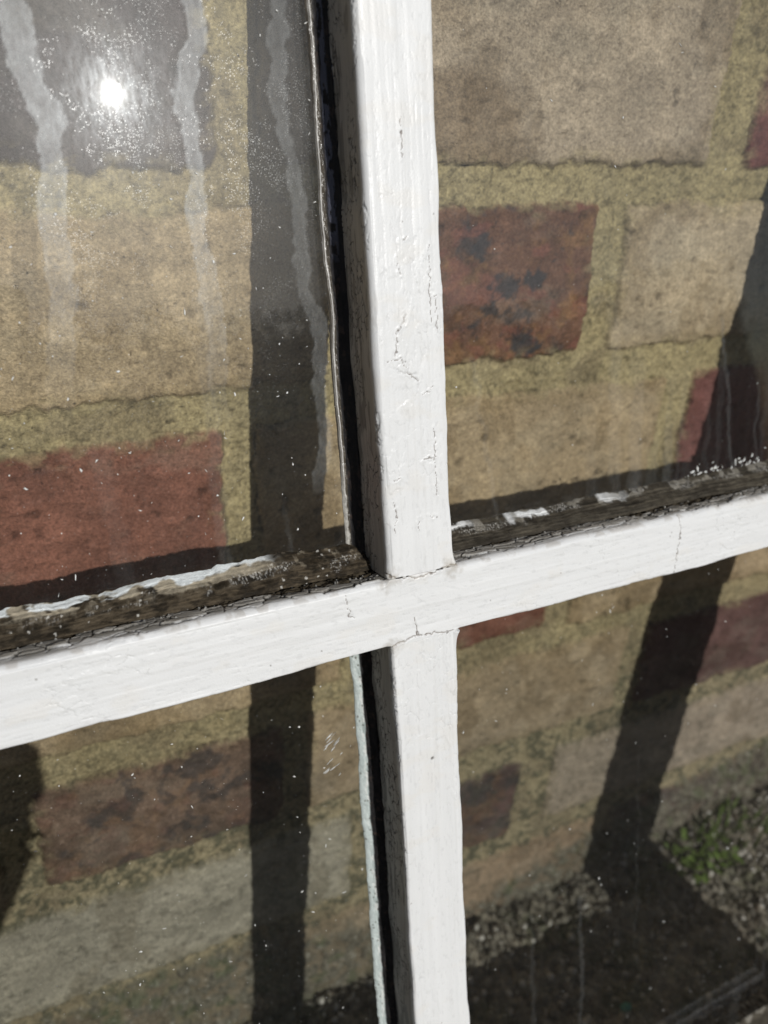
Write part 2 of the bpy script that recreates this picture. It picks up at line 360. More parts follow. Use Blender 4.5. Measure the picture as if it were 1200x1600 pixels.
def paint(ax, d, zone, al, seed, fx=None, fz=None):
    """colour, roughness and relief of weathered paint. ax: along, al: across, d: depth behind the front"""
    st = fbm(al / .9, ax / 26, seed, 4); st2 = fbm(al / 3, ax / 60, seed + 7, 3); lump = fbm(al / 9, ax / 14, seed + 9, 3)
    col = WHITE * (0.94 + .05 * st2 + .05 * st)[..., None]; col = mix(col, np.array((.66, .655, .63)), sst(.62, .74, fbm(al / 1.1, ax / 40, seed + 13, 4)) * .2)
    h = (st - .5) * .13 + (st2 - .5) * .18 + (lump - .5) * .34
    rgh = .34 + .2 * (st - .5) + .12 * lump
    if fx is not None:
        front = sst(3.0, 1.0, d)
        # crackle: plates with hair edges, in patches
        f1, f2, idv = worley(al / 3.1 + (lump - .5) * 2, ax / 4.2 + (st2 - .5) * 2, seed + 31)
        patch = sst(.5, .63, fbm(fx / 16, fz / 22, seed + 41))
        edge = sst(.07, .02, f2 - f1) * patch * (idv > .45) * front * sst(.45, .55, fbm(fx / 4, fz / 4, seed + 43))
        h = h - edge * .2 + patch * (idv - .5) * .16 * front; col = mix(col, col * .72, edge * .6)
        for pts, hw, dep in CR:
            xs = [p[0] for p in pts]; zs = [p[1] for p in pts]
            m = (fx > min(xs) - 2) & (fx < max(xs) + 2) & (fz > min(zs) - 2) & (fz < max(zs) + 2) & (d < 3)
            if not m.any(): continue
            jx = (vn(fx[m] * 1.1, fz[m] * 1.1, 5) - .5) * .9; jz = (vn(fx[m] * 1.1, fz[m] * 1.1, 6) - .5) * .9
            dd = pdist(fx[m] + jx, fz[m] + jz, pts)
            col[m] = mix(col[m], np.array((.17, .14, .12)), .9 * sst(hw, hw * .45, dd))
            h[m] -= dep * sst(hw * 1.5, hw * .3, dd); h[m] += .10 * sst(1.1, .25, dd) * (vn(fx[m] / 1.3, fz[m] / 1.3, 77) > .4)
        f1, f2, idv = worley(fx / 3.4, fz / 3.4, seed + 60)
        sp = (idv > .985) * sst(.1, .04, f1) * front; col = mix(col, np.array((.2, .18, .16)), sp * .8)
        cg = np.minimum(np.hypot(fx - HL, fz - ZT), np.hypot(fx - HR, fz - ZT)); cg = np.minimum(cg, np.hypot(fx - HL, fz - ZB))
        col = mix(col, np.array((.36, .32, .26)), sst(4.5, .5, cg + (fbm(fx / 1.5, fz / 1.5, seed + 72) - .5) * 5) * .5 * front)
        tint = sst(.6, .75, fbm(fx / 12, fz / 7, seed + 70)) * front; col = mix(col, np.array((.76, .70, .60)), tint * .16)
        sc_ = sst(.70, .78, fbm(al * 1.6, ax / 2.3, seed + 75, 2)) * front; col = mix(col, col * .8, sc_ * .35); h = h - sc_ * .05
        nail = np.hypot(fx - 1.9, fz + 56.4); col = mix(col, np.array((.1, .09, .08)), sst(.75, .4, nail) * .85 * front); h = h - sst(.8, .3, nail) * .3 * front
    return col, rgh, h

def grime_sill(col, rgh, h, ax, d, seed, wet=1.0):
    """upward face of a bar: flaking paint, black dirt, grit towards the glass"""
    nd = d + (fbm(ax / 7, d / 3, seed) - .5) * 3.5 + (fbm(ax / 30, d / 9, seed + 2, 2) - .5) * 4 + 3.5 * sst(-45, -15, ax) * sst(0, -8, ax + d * 0) * sst(1, 3, d)
    f1, f2, idv = worley(ax / 6.5 + (fbm(ax / 5, d / 4, seed + 4) - .5) * 1.2, d / 2.7 + (fbm(ax / 4, d / 3, seed + 5) - .5) * .9, seed + 3)
    edge = sst(.13, .04, f2 - f1)
    pc = mix(np.array((.50, .48, .44)), np.array((.2, .185, .16)), fbm(ax / 4, d / 2, seed + 6)) * (.7 + .5 * idv)[..., None]
    pc = mix(pc, np.array((.02, .017, .013)), edge)
    c = mix(col, pc, sst(2.6, 5.6, nd)); hh = h + sst(2, 5, nd) * ((idv - .5) * .7 - edge * .7)
    soil = mix(np.array((.03, .024, .016)), np.array((.085, .068, .045)), fbm(ax / 2.2, d / 1.3, seed + 8))
    sl_ = sst(10, 11.5, nd + (idv - .5) * 4); c = mix(c, soil, sl_); hh = hh + sl_ * (-.5 + (fbm(ax / 2.5, d / 1.2, seed + 9) - .5) * 1.8 + (vn(ax / .7, d / .7, seed + 10) - .5) * .25)
    f1, f2, idv = worley(ax / .85, d / .75, seed + 11)
    band = sst(22, 26, nd) * sst(34, 30, nd) * sst(.36, .52, fbm(ax / 9, d / 5, seed + 13))
    gr = (idv > .52) * sst(.5, .25, f1) * band; gr = np.maximum(gr, (idv > .965) * sst(.4, .2, f1) * sst(4, 9, nd))
    c = mix(c, np.array((.55, .54, .5)), gr * .85); hh = hh + gr * .5
    fl = sst(.05, .0, np.abs(fbm(ax / 26, d / 2.1, seed + 17) - .5)) * sst(8, 12, nd); c = mix(c, c * .3, fl * .7); hh = hh - fl * .7
    return c, mix(rgh[..., None], np.array([.8]), sst(3, 8, nd))[..., 0], hh

def shade_grime_side(col, rgh, h, ax, d, seed):
    """shaded flank of an upright: greyed paint with black checks, then a glossy black bead"""
    nd = d + (fbm(ax / 5, d / 2, seed) - .5) * 2.4 + (fbm(ax / 40, d / 20, seed + 1, 2) - .5) * 5
    f1, f2, idv = worley(ax / 4.0 + (fbm(ax / 3, d / 3, seed + 2) - .5) * 1.5, d / 3.0 + (fbm(ax / 3, d / 3, seed + 3) - .5) * 1.5, seed + 4)
    chk = sst(.09, .02, f2 - f1) * sst(.40, .55, fbm(ax / 13, d / 6, seed + 5) + .012 * (d - 8))
    c = mix(col, np.array((.42, .395, .36)), sst(1.2, 3.4, d)); c = c * (.75 + .5 * fbm(d / .8, ax / 18, seed + 12))[..., None]  # grey tone puts the flank's shade into the white paint
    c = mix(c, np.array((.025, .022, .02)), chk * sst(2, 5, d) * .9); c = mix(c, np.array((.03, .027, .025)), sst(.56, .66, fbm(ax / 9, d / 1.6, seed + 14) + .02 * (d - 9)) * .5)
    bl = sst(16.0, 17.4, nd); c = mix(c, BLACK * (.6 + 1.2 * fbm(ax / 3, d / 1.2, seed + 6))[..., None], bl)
    pt = sst(.60, .66, fbm(ax / 16, d / 3.5, seed + 7)) * sst(15, 16, nd) * sst(60, 90, ax); c = mix(c, np.array((.085, .09, .12)), pt * .8)  # bluish patches: sky reflection painted onto the black strip
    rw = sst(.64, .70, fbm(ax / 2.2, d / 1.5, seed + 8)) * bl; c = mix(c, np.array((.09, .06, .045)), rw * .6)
    return c, mix(rgh[..., None], np.array([.7]), bl)[..., 0], h - chk * .25 + (fbm(ax / 1.5, d / .8, seed + 9) - .5) * .7 * bl

def upright(name, z0, z1, hl, hr, seed, step, dz, detail=True, flare=0, side_l=True, rl=2.0, rrad=1.0):
    pr = [(hl, DEEP), (hl, 22.5)]
    pr += arc(hl + rl, rl, rl, 180, 270) + arc(hr - rrad, rrad, rrad, 270, 360) + [(hr, 22.5), (hr, DEEP)]
    P, Nn = profile(pr, step); Nn = Nn if Nn[len(P) // 2, 1] < 0 else -Nn
    zs = np.concatenate([np.arange(z0, max(z0, -215), 1.5), np.arange(max(z0, -215), min(z1, 178), dz), np.arange(min(z1, 178), z1 - .01, 1.5), [z1]])
    ZZ, PX = np.meshgrid(zs, P[:, 0], indexing='ij'); PY = np.broadcast_to(P[:, 1], ZZ.shape)
    NX = np.broadcast_to(Nn[:, 0], ZZ.shape); NY = np.broadcast_to(Nn[:, 1], ZZ.shape)
    side = NX < -.6
    al = np.where(side, PY, PX)
    col, rg, h = paint(ZZ, PY, None, PX + PY * .3, seed, PX if detail else None, ZZ)
    cs, rs, hs = shade_grime_side(col, rg, h, ZZ, PY, seed + 100)
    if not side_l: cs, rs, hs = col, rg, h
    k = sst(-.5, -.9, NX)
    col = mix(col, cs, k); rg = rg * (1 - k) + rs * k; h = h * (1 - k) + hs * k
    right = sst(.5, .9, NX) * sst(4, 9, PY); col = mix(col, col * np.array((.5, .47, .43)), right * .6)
    wob = (fbm(ZZ / 17, ZZ * 0 + (NX > 0) * 7, seed + 5, 3) - .5) * 1.1 * (np.abs(NX) > .3)
    fl = flare * 1.7 * np.exp(-np.abs(ZZ - (z0 if flare > 0 else z1)) / 2.6) * (NX > .3) if flare else 0
    h = h + wob + np.abs(fl)
    V = np.stack([PX + NX * h, PY + NY * h, ZZ - ZB0], -1)
    return link(name, grid_mesh(name, V, col, {'rough': rg}, close_v=True, caps=True), M_PAINT, sash)

def crossbar(name, x0, x1, zb, zt, seed, step, dx, detail=True, join=True):
    def ring(rt, rb):
        return [(DEEP, zt), (22.5, zt)] + arc(rt, zt - rt, rt, 90, 180)[0:] + arc(rb, zb + rb, rb, 180, 270) + [(22.5, zb), (DEEP, zb)]
    A = ring(2.3, 1.1); Bq = ring(.25, .25)
    # same resampling for both so they can be blended along the bar
    ks = [max(1, int(round(math.dist(a, b) / (step if min(a[0], b[0]) < 22 else 2.5)))) for a, b in zip(A[:-1], A[1:])]
    def rs(P):
        o = [np.array(P[0], float)]
        for (a, b), k in zip(zip(P[:-1], P[1:]), ks):
            a = np.array(a, float); b = np.array(b, float); o += [a + (b - a) * i / k for i in range(1, k + 1)]
        return np.array(o)
    PA, PB = rs(A), rs(Bq)
    xs = np.concatenate([np.arange(x0, -128, 1.5), np.arange(-128, 205, dx), np.arange(205, x1, 1.5), [x1]])
    t = (sst(HL - 1.5, HL + .5, xs) * sst(HR + 1.5, HR - .5, xs) if join else xs * 0)[:, None]
    D = PA[:, 0] * (1 - t) + PB[:, 0] * t; Zc = PA[:, 1] * (1 - t) + PB[:, 1] * t
    XX = np.broadcast_to(xs[:, None], D.shape)
    Tn = np.gradient(PA, axis=0); Tn /= np.linalg.norm(Tn, axis=1)[:, None]; ND, NZ = -np.abs(Tn[:, 1]), np.where(PA[:, 1] > (zt + zb) / 2, 1, -1) * np.abs(Tn[:, 0])
    ND = np.broadcast_to(ND, D.shape); NZ = np.broadcast_to(NZ, D.shape)
    col, rg, h = paint(XX, D, None, Zc + D * .3, seed, XX if detail else None, Zc)
    cs, rs_, hs = grime_sill(col, rg, h, XX, D, seed + 100)
    k = sst(.3, .8, NZ)
    col = mix(col, cs, k); rg = rg * (1 - k) + rs_ * k; h = h * (1 - k) + hs * k
    # dirt pulled over the arris in streaks
    ar = sst(.25, .7, NZ) * sst(4, 1, D) * sst(.5, .66, fbm(XX / 3, Zc / 2, seed + 200)); col = mix(col, np.array((.42, .38, .33)), ar * .45)
    wob = (fbm(XX / 22, (NZ > 0) * 5. + XX * 0, seed + 5, 3) - .5) * 1.3 * (np.abs(NZ) > .3) * (1 - t)
    h = h + wob
    V = np.stack([XX, D + ND * h, Zc + NZ * h - ZB0], -1)
    return link(name, grid_mesh(name, V, col, {'rough': rg}, close_v=True, caps=True), M_PAINT, sash)

crossbar('glazing_bar', XL, XR, ZB, ZT, 300, .25, .27)
upright('glazing_bar', ZT, ZTOP, HL, HR, 400, .25, .25, flare=1)
upright('glazing_bar', ZBOT, ZB, HL, HR, 500, .25, .25, flare=-1, rl=1.1)
crossbar('bottom_rail', XL, XR, ZB0, ZBOT, 600, .6, .6, join=False)
crossbar('top_rail', XL, XR, ZTOP, ZTOP + 32, 700, 1.0, 1.0, join=False)
upright('stile', ZB0, ZTOP + 32, XL - 48, XL, 800, .8, .9, side_l=False)
upright('stile', ZB0, ZTOP + 32, XR, XR + 48, 900, .8, .9)

# ------------------------------------------------------------------ putty beads against the glass
def wedge(name, run, base, side, axis, W0, D0, cfun, seed, n=26, wb=1.0, rl=1.0, flat=False):
    """a bead in the corner between a bar's flank (at base) and the glass; side = +1/-1 is the direction over the glass"""
    t = np.linspace(0, 1, n); A, T = np.meshgrid(run, t, indexing='ij')
    W = W0[0] + (W0[1] - W0[0]) * fbm(A / 12, A * 0, seed + 1, 3); Dp = D0[0] + (D0[1] - D0[0]) * fbm(A / 12, A * 0, seed + 2, 3)
    off = W * T + (fbm(A / 2.2, T * 0, seed + 8, 3) - .5) * wb * sst(.6, 1, T)
    dep = GLASS + .1 - Dp * np.interp(T, (0, .3, .55, .62, .9, 1), (1, .80, .52, .44, .13, 0) if flat else (1, .62, .26, .24, .12, 0))
    if flat: dep = dep - np.sin(T * math.pi) * ((fbm(A / 15, T * 15, seed + 6, 4, .6) - .5) * 2.2 + .5 * sst(.5, .58, fbm(A / 9, T * 5, seed + 7)))
    edge = np.sin(T * math.pi) ** .6
    dep = np.minimum(dep - edge * ((fbm(A / 3, T * 4, seed) - .5) * 1.0 + (fbm(A / .8, T * 9, seed + 3) - .5) * .5) * rl, GLASS + .1)
    col, rg = cfun(A, T)
    off = np.concatenate([off, off[:, -1:], np.full_like(off[:, :1], -2.0)], 1); dep = np.concatenate([dep, np.full_like(dep[:, :1], GLASS + .3), np.full_like(dep[:, :1], GLASS + .3)], 1)
    A = np.concatenate([A, A[:, :2]], 1); col = np.concatenate([col, col[:, -1:], col[:, :1]], 1); rg = np.concatenate([rg, rg[:, -1:], rg[:, :1]], 1)
    pos = base + side * off
    V = np.stack([A, dep, pos - ZB0], -1) if axis == 'x' else np.stack([pos, dep, A - ZB0], -1)
    return link(name, grid_mesh(name, V, col, {'rough': rg}, close_v=True, caps=True), M_PUTTY, sash)

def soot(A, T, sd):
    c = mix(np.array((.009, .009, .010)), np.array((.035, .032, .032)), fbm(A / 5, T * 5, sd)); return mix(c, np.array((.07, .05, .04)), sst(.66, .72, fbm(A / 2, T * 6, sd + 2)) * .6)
def c_pale(A, T):
    n = fbm(A / 5, T * 3, 5); c = mix(np.array((.60, .66, .64)), np.array((.46, .52, .50)), n)
    c = mix(c, np.array((.74, .75, .72)), sst(.8, .62, T) * sst(.45, .6, fbm(A / 3, T * 4, 7)) * .8)
    f1, f2, i = worley(A / 1.3, T * 6, 9); c = mix(c, np.array((.14, .14, .12)), (i > .9) * sst(.4, .2, f1) * .8)
    m = sst(.50, .57, T + (n - .5) * .1); c = mix(soot(A, T, 11), c, m); return c, .75 - .3 * m
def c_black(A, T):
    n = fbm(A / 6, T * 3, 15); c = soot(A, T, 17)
    sky_refl = sst(.52, .58, fbm(A / 22, T * 3, 18)) * sst(.2, .3, T) * sst(.62, .5, T) * sst(90, 110, A) * sst(.4, .5, fbm(A / 2, T * 8, 19)); c = mix(c, np.array((.11, .115, .15)), sky_refl)  # bluish colour imitates sky mirrored in the black bead
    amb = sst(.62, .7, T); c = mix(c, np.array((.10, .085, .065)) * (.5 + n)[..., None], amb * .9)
    w = .83 + (fbm(A / 25, A * 0, 21, 2) - .5) * .3; line = np.maximum(sst(.045, .02, np.abs(T - w)), .5 * sst(.025, .01, np.abs(T - w - .09))) * sst(.40, .5, fbm(A / 28, A * 0, 23, 2) + .1 * sst(120, 40, A)); c = mix(c, np.array((.66, .64, .60)), line)
    rough_w = sst(.72, .85, T + (fbm(A / 2, T * 4, 24) - .5) * .3) * sst(42, 25, A); c = mix(c, np.array((.55, .53, .48)) * (.5 + .8 * fbm(A / .9, T * 6, 26))[..., None], rough_w)
    return c, .7 - .5 * amb
def grit(A, T, sd, sz=.5):
    f1, f2, i = worley(A / sz + (fbm(A / 1.2, T * 8, sd) - .5) * .8, T * 7.5 / sz, sd + 1); g = sst(.55, .3, f1); tone = np.where(i > .72, .62, np.where(i > .5, .32, np.where(i > .3, .12, .03)))
    return g, tone, i
def c_sill(A, T):
    n = fbm(A / 7, T * 2, 25); n2_ = fbm(A / 1.5, T * 5, 27); far = sst(-33, -50, A + (n - .5) * 14)
    soil = mix(np.array((.022, .017, .011)), np.array((.085, .066, .043)), sst(.3, .7, fbm(A / 3.5, T * 6, 30, 5, .65)))
    wood = fbm(A / 16, T * 14, 32, 4); soil = soil * (.55 + .9 * wood)[..., None]
    c = mix(soil, np.array((.25, .215, .16)), sst(.58, .72, n2_) * sst(.3, .7, T) * .6)
    g, tone, i = grit(A, T, 29)
    gb = sst(.36, .50, T + (n - .5) * .3) * sst(.78, .62, T + (n - .5) * .3) * sst(.34, .56, fbm(A / 8, T * 3, 33)); gb = np.maximum(gb, sst(.70, .78, fbm(A / 4, T * 4, 34)) * .6)
    c = mix(c, tone[..., None] * np.array((1, .97, .9)), g * gb * .7 * sst(.45, .6, fbm(A / 5, T * 2, 46)))
    c = mix(c, np.array((.62, .6, .55)), (worley(A / .5, T * 14, 37)[2] > .988) * .7)
    c = mix(c, mix(np.array((.46, .40, .30)), np.array((.25, .22, .165)), n2_), far * sst(.56, .68, T + (n - .5) * .3) * sst(.3, .42, fbm(A / 5, T * 4, 28)))
    c = mix(c, np.array((.76, .80, .80)) * (.82 + .3 * fbm(A / 2, T * 5, 38))[..., None], far * sst(.78, .84, T + (n - .5) * .45) * sst(.3, .4, fbm(A / 6, T * 6, 39)))
    crk = sst(.04, .0, np.abs(fbm(A / 14, T * 4, 31) - .5)); c = mix(c, np.array((.02, .017, .012)), crk * .9 * (1 - far * .55)); return c, np.full(A.shape, .78)
def c_dash(A, T):
    n = fbm(A / 7, T * 2, 35); c = mix(np.array((.028, .022, .015)), np.array((.11, .095, .07)), fbm(A / 2.4, T * 5, 36)); far = sst(75, 105, A)
    g, tone, i = grit(A, T, 39); c = c * (.15 + 1.3 * fbm(A / 16, T * 12, 44, 4))[..., None]; c = mix(c, tone[..., None] * np.array((1, .97, .9)), g * sst(.55, .7, T + (n - .5) * .4) * sst(.5, .65, fbm(A / 6, T * 3, 45)) * .6)
    pl = mix(np.array((.33, .31, .27)), np.array((.20, .18, .14)), fbm(A / 1.2, T * 5, 34)); c = mix(c, pl, sst(.6, .75, T + (n - .5) * .4) * sst(.52, .62, fbm(A / 4, T * 3, 38)) * .7)
    d = sst(.47, .52, fbm(A / 11, A * 0, 37, 3)) * sst(.68, .78, T + (fbm(A / 4, A * 0, 41) - .5) * .5) * sst(1.02, .95, T + (fbm(A / 4, A * 0, 43) - .5) * .3) * (1 - far); c = mix(c, np.array((.76, .77, .76)), d)
    return c, np.full(A.shape, .72)
zz = lambda a, b: np.concatenate([np.arange(a, max(a, -215), 1.5), np.arange(max(a, -215), min(b, 205), .3), np.arange(min(b, 205), b, 1.5)])
LZ, UZ, LX, RX = zz(ZBOT, ZB), zz(ZT, ZTOP), zz(XL, HL), zz(HR, XR)
wedge('glazing_bead', LZ, HL, -1, 'z', (5.2, 6.4), (3.6, 4.8), c_pale, 40, 30, .5)
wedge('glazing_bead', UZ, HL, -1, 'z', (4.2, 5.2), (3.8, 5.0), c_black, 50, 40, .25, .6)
wedge('glazing_bead', LX, ZT, 1, 'x', (5.8, 8.6), (8.4, 10.6), c_sill, 60, 48, .9, 1.3, True)
wedge('glazing_bead', RX, ZT, 1, 'x', (4.8, 7.0), (8.0, 10.4), c_dash, 70, 48, .8, 1.3, True)
wedge('glazing_bead', RX, ZBOT, 1, 'x', (6, 8), (6, 9), c_dash, 80)
wedge('glazing_bead', LX, ZBOT, 1, 'x', (6, 8), (6, 9), c_sill, 90)
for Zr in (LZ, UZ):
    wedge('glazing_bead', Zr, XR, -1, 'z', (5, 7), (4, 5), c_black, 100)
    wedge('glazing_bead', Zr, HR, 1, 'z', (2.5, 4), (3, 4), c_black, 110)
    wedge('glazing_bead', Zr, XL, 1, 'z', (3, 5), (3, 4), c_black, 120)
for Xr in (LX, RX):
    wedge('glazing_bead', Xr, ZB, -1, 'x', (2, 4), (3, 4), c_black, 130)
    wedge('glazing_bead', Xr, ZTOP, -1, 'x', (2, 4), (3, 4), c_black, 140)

# ------------------------------------------------------------------ glass
def glass_mat():
    k = N('dusty_glass'); lw = k.n('LayerWeight'); lw.inputs['Blend'].default_value = .5
    p5 = k.math('POWER', lw.outputs['Facing'], 5.0); fr = k.math('ADD', k.math('MULTIPLY', p5, .96), .04)
    tr = k.n('BsdfTransparent'); tr.inputs[0].default_value = (.955, .965, .955, 1)
    gl = k.n('BsdfGlossy'); gl.inputs['Roughness'].default_value = 0.0
    m1 = k.n('MixShader'); k.l(fr, m1.inputs[0]); k.l(tr.outputs[0], m1.inputs[1]); k.l(gl.outputs[0], m1.inputs[2])
    du = k.attr('dust'); tc = k.n('TexCoord')
    mp = k.n('Mapping'); mp.inputs['Rotation'].default_value = (0, .7, 0); mp.inputs['Scale'].default_value = (1.0, 1.0, .35); k.l(tc.outputs['Object'], mp.inputs['Vector'])
    nz = k.n('TexNoise', i_Scale=800.0, i_Detail=6.0, i_Roughness=.75); k.l(mp.outputs[0], nz.inputs['Vector'])
    sp = k.n('ValToRGB'); sp.color_ramp.elements[0].position = .42; sp.color_ramp.elements[1].position = .72; k.l(nz.outputs[0], sp.inputs[0])
    # greasy film: two broader lobes that glow round the sun's reflection
    g2 = k.n('BsdfGlossy'); g2.inputs['Roughness'].default_value = .15; g2.inputs[0].default_value = (.9, .95, 1, 1)
    g3 = k.n('BsdfGlossy'); g3.inputs['Roughness'].default_value = .34; g3.inputs[0].default_value = (.95, .97, 1, 1)
    f2 = k.math('ADD', k.math('MULTIPLY', sp.outputs[0], k.math('ADD', k.math('MULTIPLY', du.outputs['Fac'], .014), .0016)), .00005)
    m2 = k.n('MixShader'); k.l(f2, m2.inputs[0]); k.l(m1.outputs[0], m2.inputs[1]); k.l(g2.outputs[0], m2.inputs[2])
    m3 = k.n('MixShader'); m3.inputs[0].default_value = .010
    k.l(k.math('ADD', k.math('MULTIPLY', du.outputs['Fac'], .03), .0040), m3.inputs[0]); k.l(m2.outputs[0], m3.inputs[1]); k.l(g3.outputs[0], m3.inputs[2])
    g4 = k.n('BsdfGlossy'); g4.inputs['Roughness'].default_value = .075; m35 = k.n('MixShader'); m35.inputs[0].default_value = .0002
    k.l(m3.outputs[0], m35.inputs[1]); k.l(g4.outputs[0], m35.inputs[2])
    df = k.n('BsdfDiffuse'); df.inputs[0].default_value = (.56, .58, .57, 1)
    f4 = k.math('MULTIPLY', du.outputs['Fac'], k.math('ADD', k.math('MULTIPLY', sp.outputs[0], .5), .75))
    m4 = k.n('MixShader'); k.l(f4, m4.inputs[0]); k.l(m35.outputs[0], m4.inputs[1]); k.l(df.outputs[0], m4.inputs[2])
    # pin-sharp glitter of dust grains
    n9 = k.n('TexVoronoi', i_Scale=2200.0); k.l(tc.outputs['Object'], n9.inputs['Vector'])
    gt = k.math('LESS_THAN', n9.outputs['Distance'], k.math('MULTIPLY', n9.outputs['Color'], .3))
    nb = k.n('TexNoise', i_Scale=110.0, i_Detail=5.0, i_Roughness=.7); k.l(tc.outputs['Object'], nb.inputs['Vector'])
    g5 = k.n('BsdfGlossy'); g5.inputs['Roughness'].default_value = .30; m5 = k.n('MixShader')
    k.l(k.math('MULTIPLY', gt, k.math('MULTIPLY', k.math('GREATER_THAN', nb.outputs[0], .53), .08)), m5.inputs[0]); k.l(m4.outputs[0], m5.inputs[1]); k.l(g5.outputs[0], m5.inputs[2])
    k.l(m5.outputs[0], k.out.inputs[0]); return k.m
M_GLASS = glass_mat()
M_FLECK = plain_mat('white_paint_flecks', (.72, .72, .69), .6, .3, .12, 900)

D1 = [(-86.0, 175), (-86.0, 161.3), (-85.6, 156.3), (-86.0, 148.5), (-83.9, 142.1), (-81.3, 132.7), (-81.7, 121.5), (-83.8, 112.9), (-83.5, 101.1), (-83.9, 93.6), (-87.3, 76.7), (-90.1, 60)]
D2 = [(-43.9, 175), (-44.0, 159.7), (-44.2, 151.3), (-47.7, 142.5), (-49.4, 135.2), (-48.1, 126.3), (-48.4, 117.2), (-48.8, 99.9), (-47.4, 83.4), (-47.6, 66.2), (-47.9, 50)]
D3 = [(-21.3, 175), (-21.3, 164.4), (-23.5, 146.7), (-23.6, 131.4), (-20.6, 115.6), (-20.3, 98.9), (-20.5, 90.3), (-18.0, 81.4), (-18.5, 63.3), (-17.5, 51.9), (-21.0, 33)]
DRIPS = [(D1, 3.4, .33, 50, 140), (D2, 2.6, .28, 40, 135), (D3, 2.3, .11, 26, 42),
         ([(78, -160), (78.2, -168), (80.6, -228), (81, -280)], 1.2, .035, -300, -290), ([(108.7, -102), (109.6, -172), (109, -200)], .5, .03, -300, -290),
         ([(142, 71), (146, 45), (151.6, 12)], 1.1, .045, 0, 10), ([(163, 46), (164.2, 12)], 1.0, .035, 0, 10), ([(32.7, 66), (37, 40), (41, 13)], 1.2, .035, 0, 10)]
def pane(x0, x1, z0, z1, seed, base, ndrip, tilt=0.0):
    st = .6
    xs = np.linspace(x0, x1, int((x1 - x0) / st)); zs = np.linspace(z0, z1, int((z1 - z0) / st))
    Xg, Zg = np.meshgrid(xs, zs)
    r = np.random.RandomState(seed)
    big = fbm(Xg / 60, Zg / 60, seed); du = base * (.5 + big) * (.6 + .8 * fbm(Xg / 2.4, Zg / 14, seed + 3))
    wx_ = Xg + (fbm(Xg / 9, Zg / 7, seed + 5, 5, .6) - .5) * 5.0; wz_ = Zg
    for pts, hw, amt, f0, f1_ in DRIPS:
        d = pdist(wx_, wz_, pts); w = hw * (.8 + .5 * fbm(Xg * 0, Zg / 14, seed + 8))
        body = sst(w, w - .7, d); rim = sst(.7, .1, np.abs(d - w + .6))
        a = amt * body * (.5 + .8 * fbm(Xg / 2.5, Zg / 5, seed + 9)) * (.7 + .6 * fbm(Xg / .9, Zg / .9, seed + 11, 2)) + amt * .35 * rim * body
        du = du + a * sst(f0, f1_, Zg)  # stain thinned downward to imitate its brightness near the sun's glint
    for i in range(ndrip):                                       # faint run marks above the lower bead
        px = r.uniform(x0, x1); top = z0 + r.uniform(.12, .5) * (z1 - z0); w = r.uniform(1.2, 4.5)
        d = np.abs(wx_ - px - (Zg - z0) * r.uniform(-.05, .05))
        du = du + r.uniform(.012, .04) * sst(w, w * .6, d) * sst(top, top - 25, Zg)
    near = np.minimum(np.minimum(Xg - x0, x1 - Xg), np.minimum(Zg - z0, z1 - Zg))
    du = du + .10 * sst(9, 0, near + (fbm(Xg / 6, Zg / 6, seed + 20) - .5) * 9) * fbm(Xg / 1.5, Zg / 1.5, seed + 21)
    scr = np.zeros_like(Xg)
    yv = GLASS + (x1 - Xg) * tilt + (fbm(Xg / 70, Zg / 70, seed + 30, 2) - .5) * .25
    F = np.stack([Xg, yv, Zg - ZB0], -1); Bk = np.stack([Xg, yv + 2.4, Zg - ZB0], -1)
    # one closed slab: front sheet, rim, back sheet
    n, m = Xg.shape; V = np.concatenate([F.reshape(-1, 3), Bk.reshape(-1, 3)]); idx = np.arange(n * m).reshape(n, m)
    def quads(I, flip):
        q = np.stack([I[:-1, :-1], I[:-1, 1:], I[1:, 1:], I[1:, :-1]], -1).reshape(-1, 4); return q[:, ::-1] if flip else q
    ring = np.concatenate([idx[0, :], idx[1:, -1], idx[-1, -2::-1], idx[-2:0:-1, 0]]); nx_ = np.roll(ring, -1)
    Q = np.concatenate([quads(idx, False), quads(idx + n * m, True), np.stack([ring, ring + n * m, nx_ + n * m, nx_], -1)])
    me = bpy.data.meshes.new('glass_pane'); me.vertices.add(len(V)); me.vertices.foreach_set('co', (V * MM).astype(np.float32).ravel())
    me.loops.add(Q.size); me.loops.foreach_set('vertex_index', Q.ravel().astype(np.int32)); me.polygons.add(len(Q))
    me.polygons.foreach_set('loop_start', (np.arange(len(Q)) * 4).astype(np.int32)); me.update(calc_edges=True); me.validate()
    me.polygons.foreach_set('use_smooth', np.concatenate([np.full(2 * (n - 1) * (m - 1), True), np.full(len(ring), False)]))
    a = me.attributes.new('dust', 'FLOAT', 'POINT'); a.data.foreach_set('value', np.concatenate([du.ravel(), du.ravel() * 0]).astype(np.float32))
    return link('glass_pane', me, M_GLASS, sash)

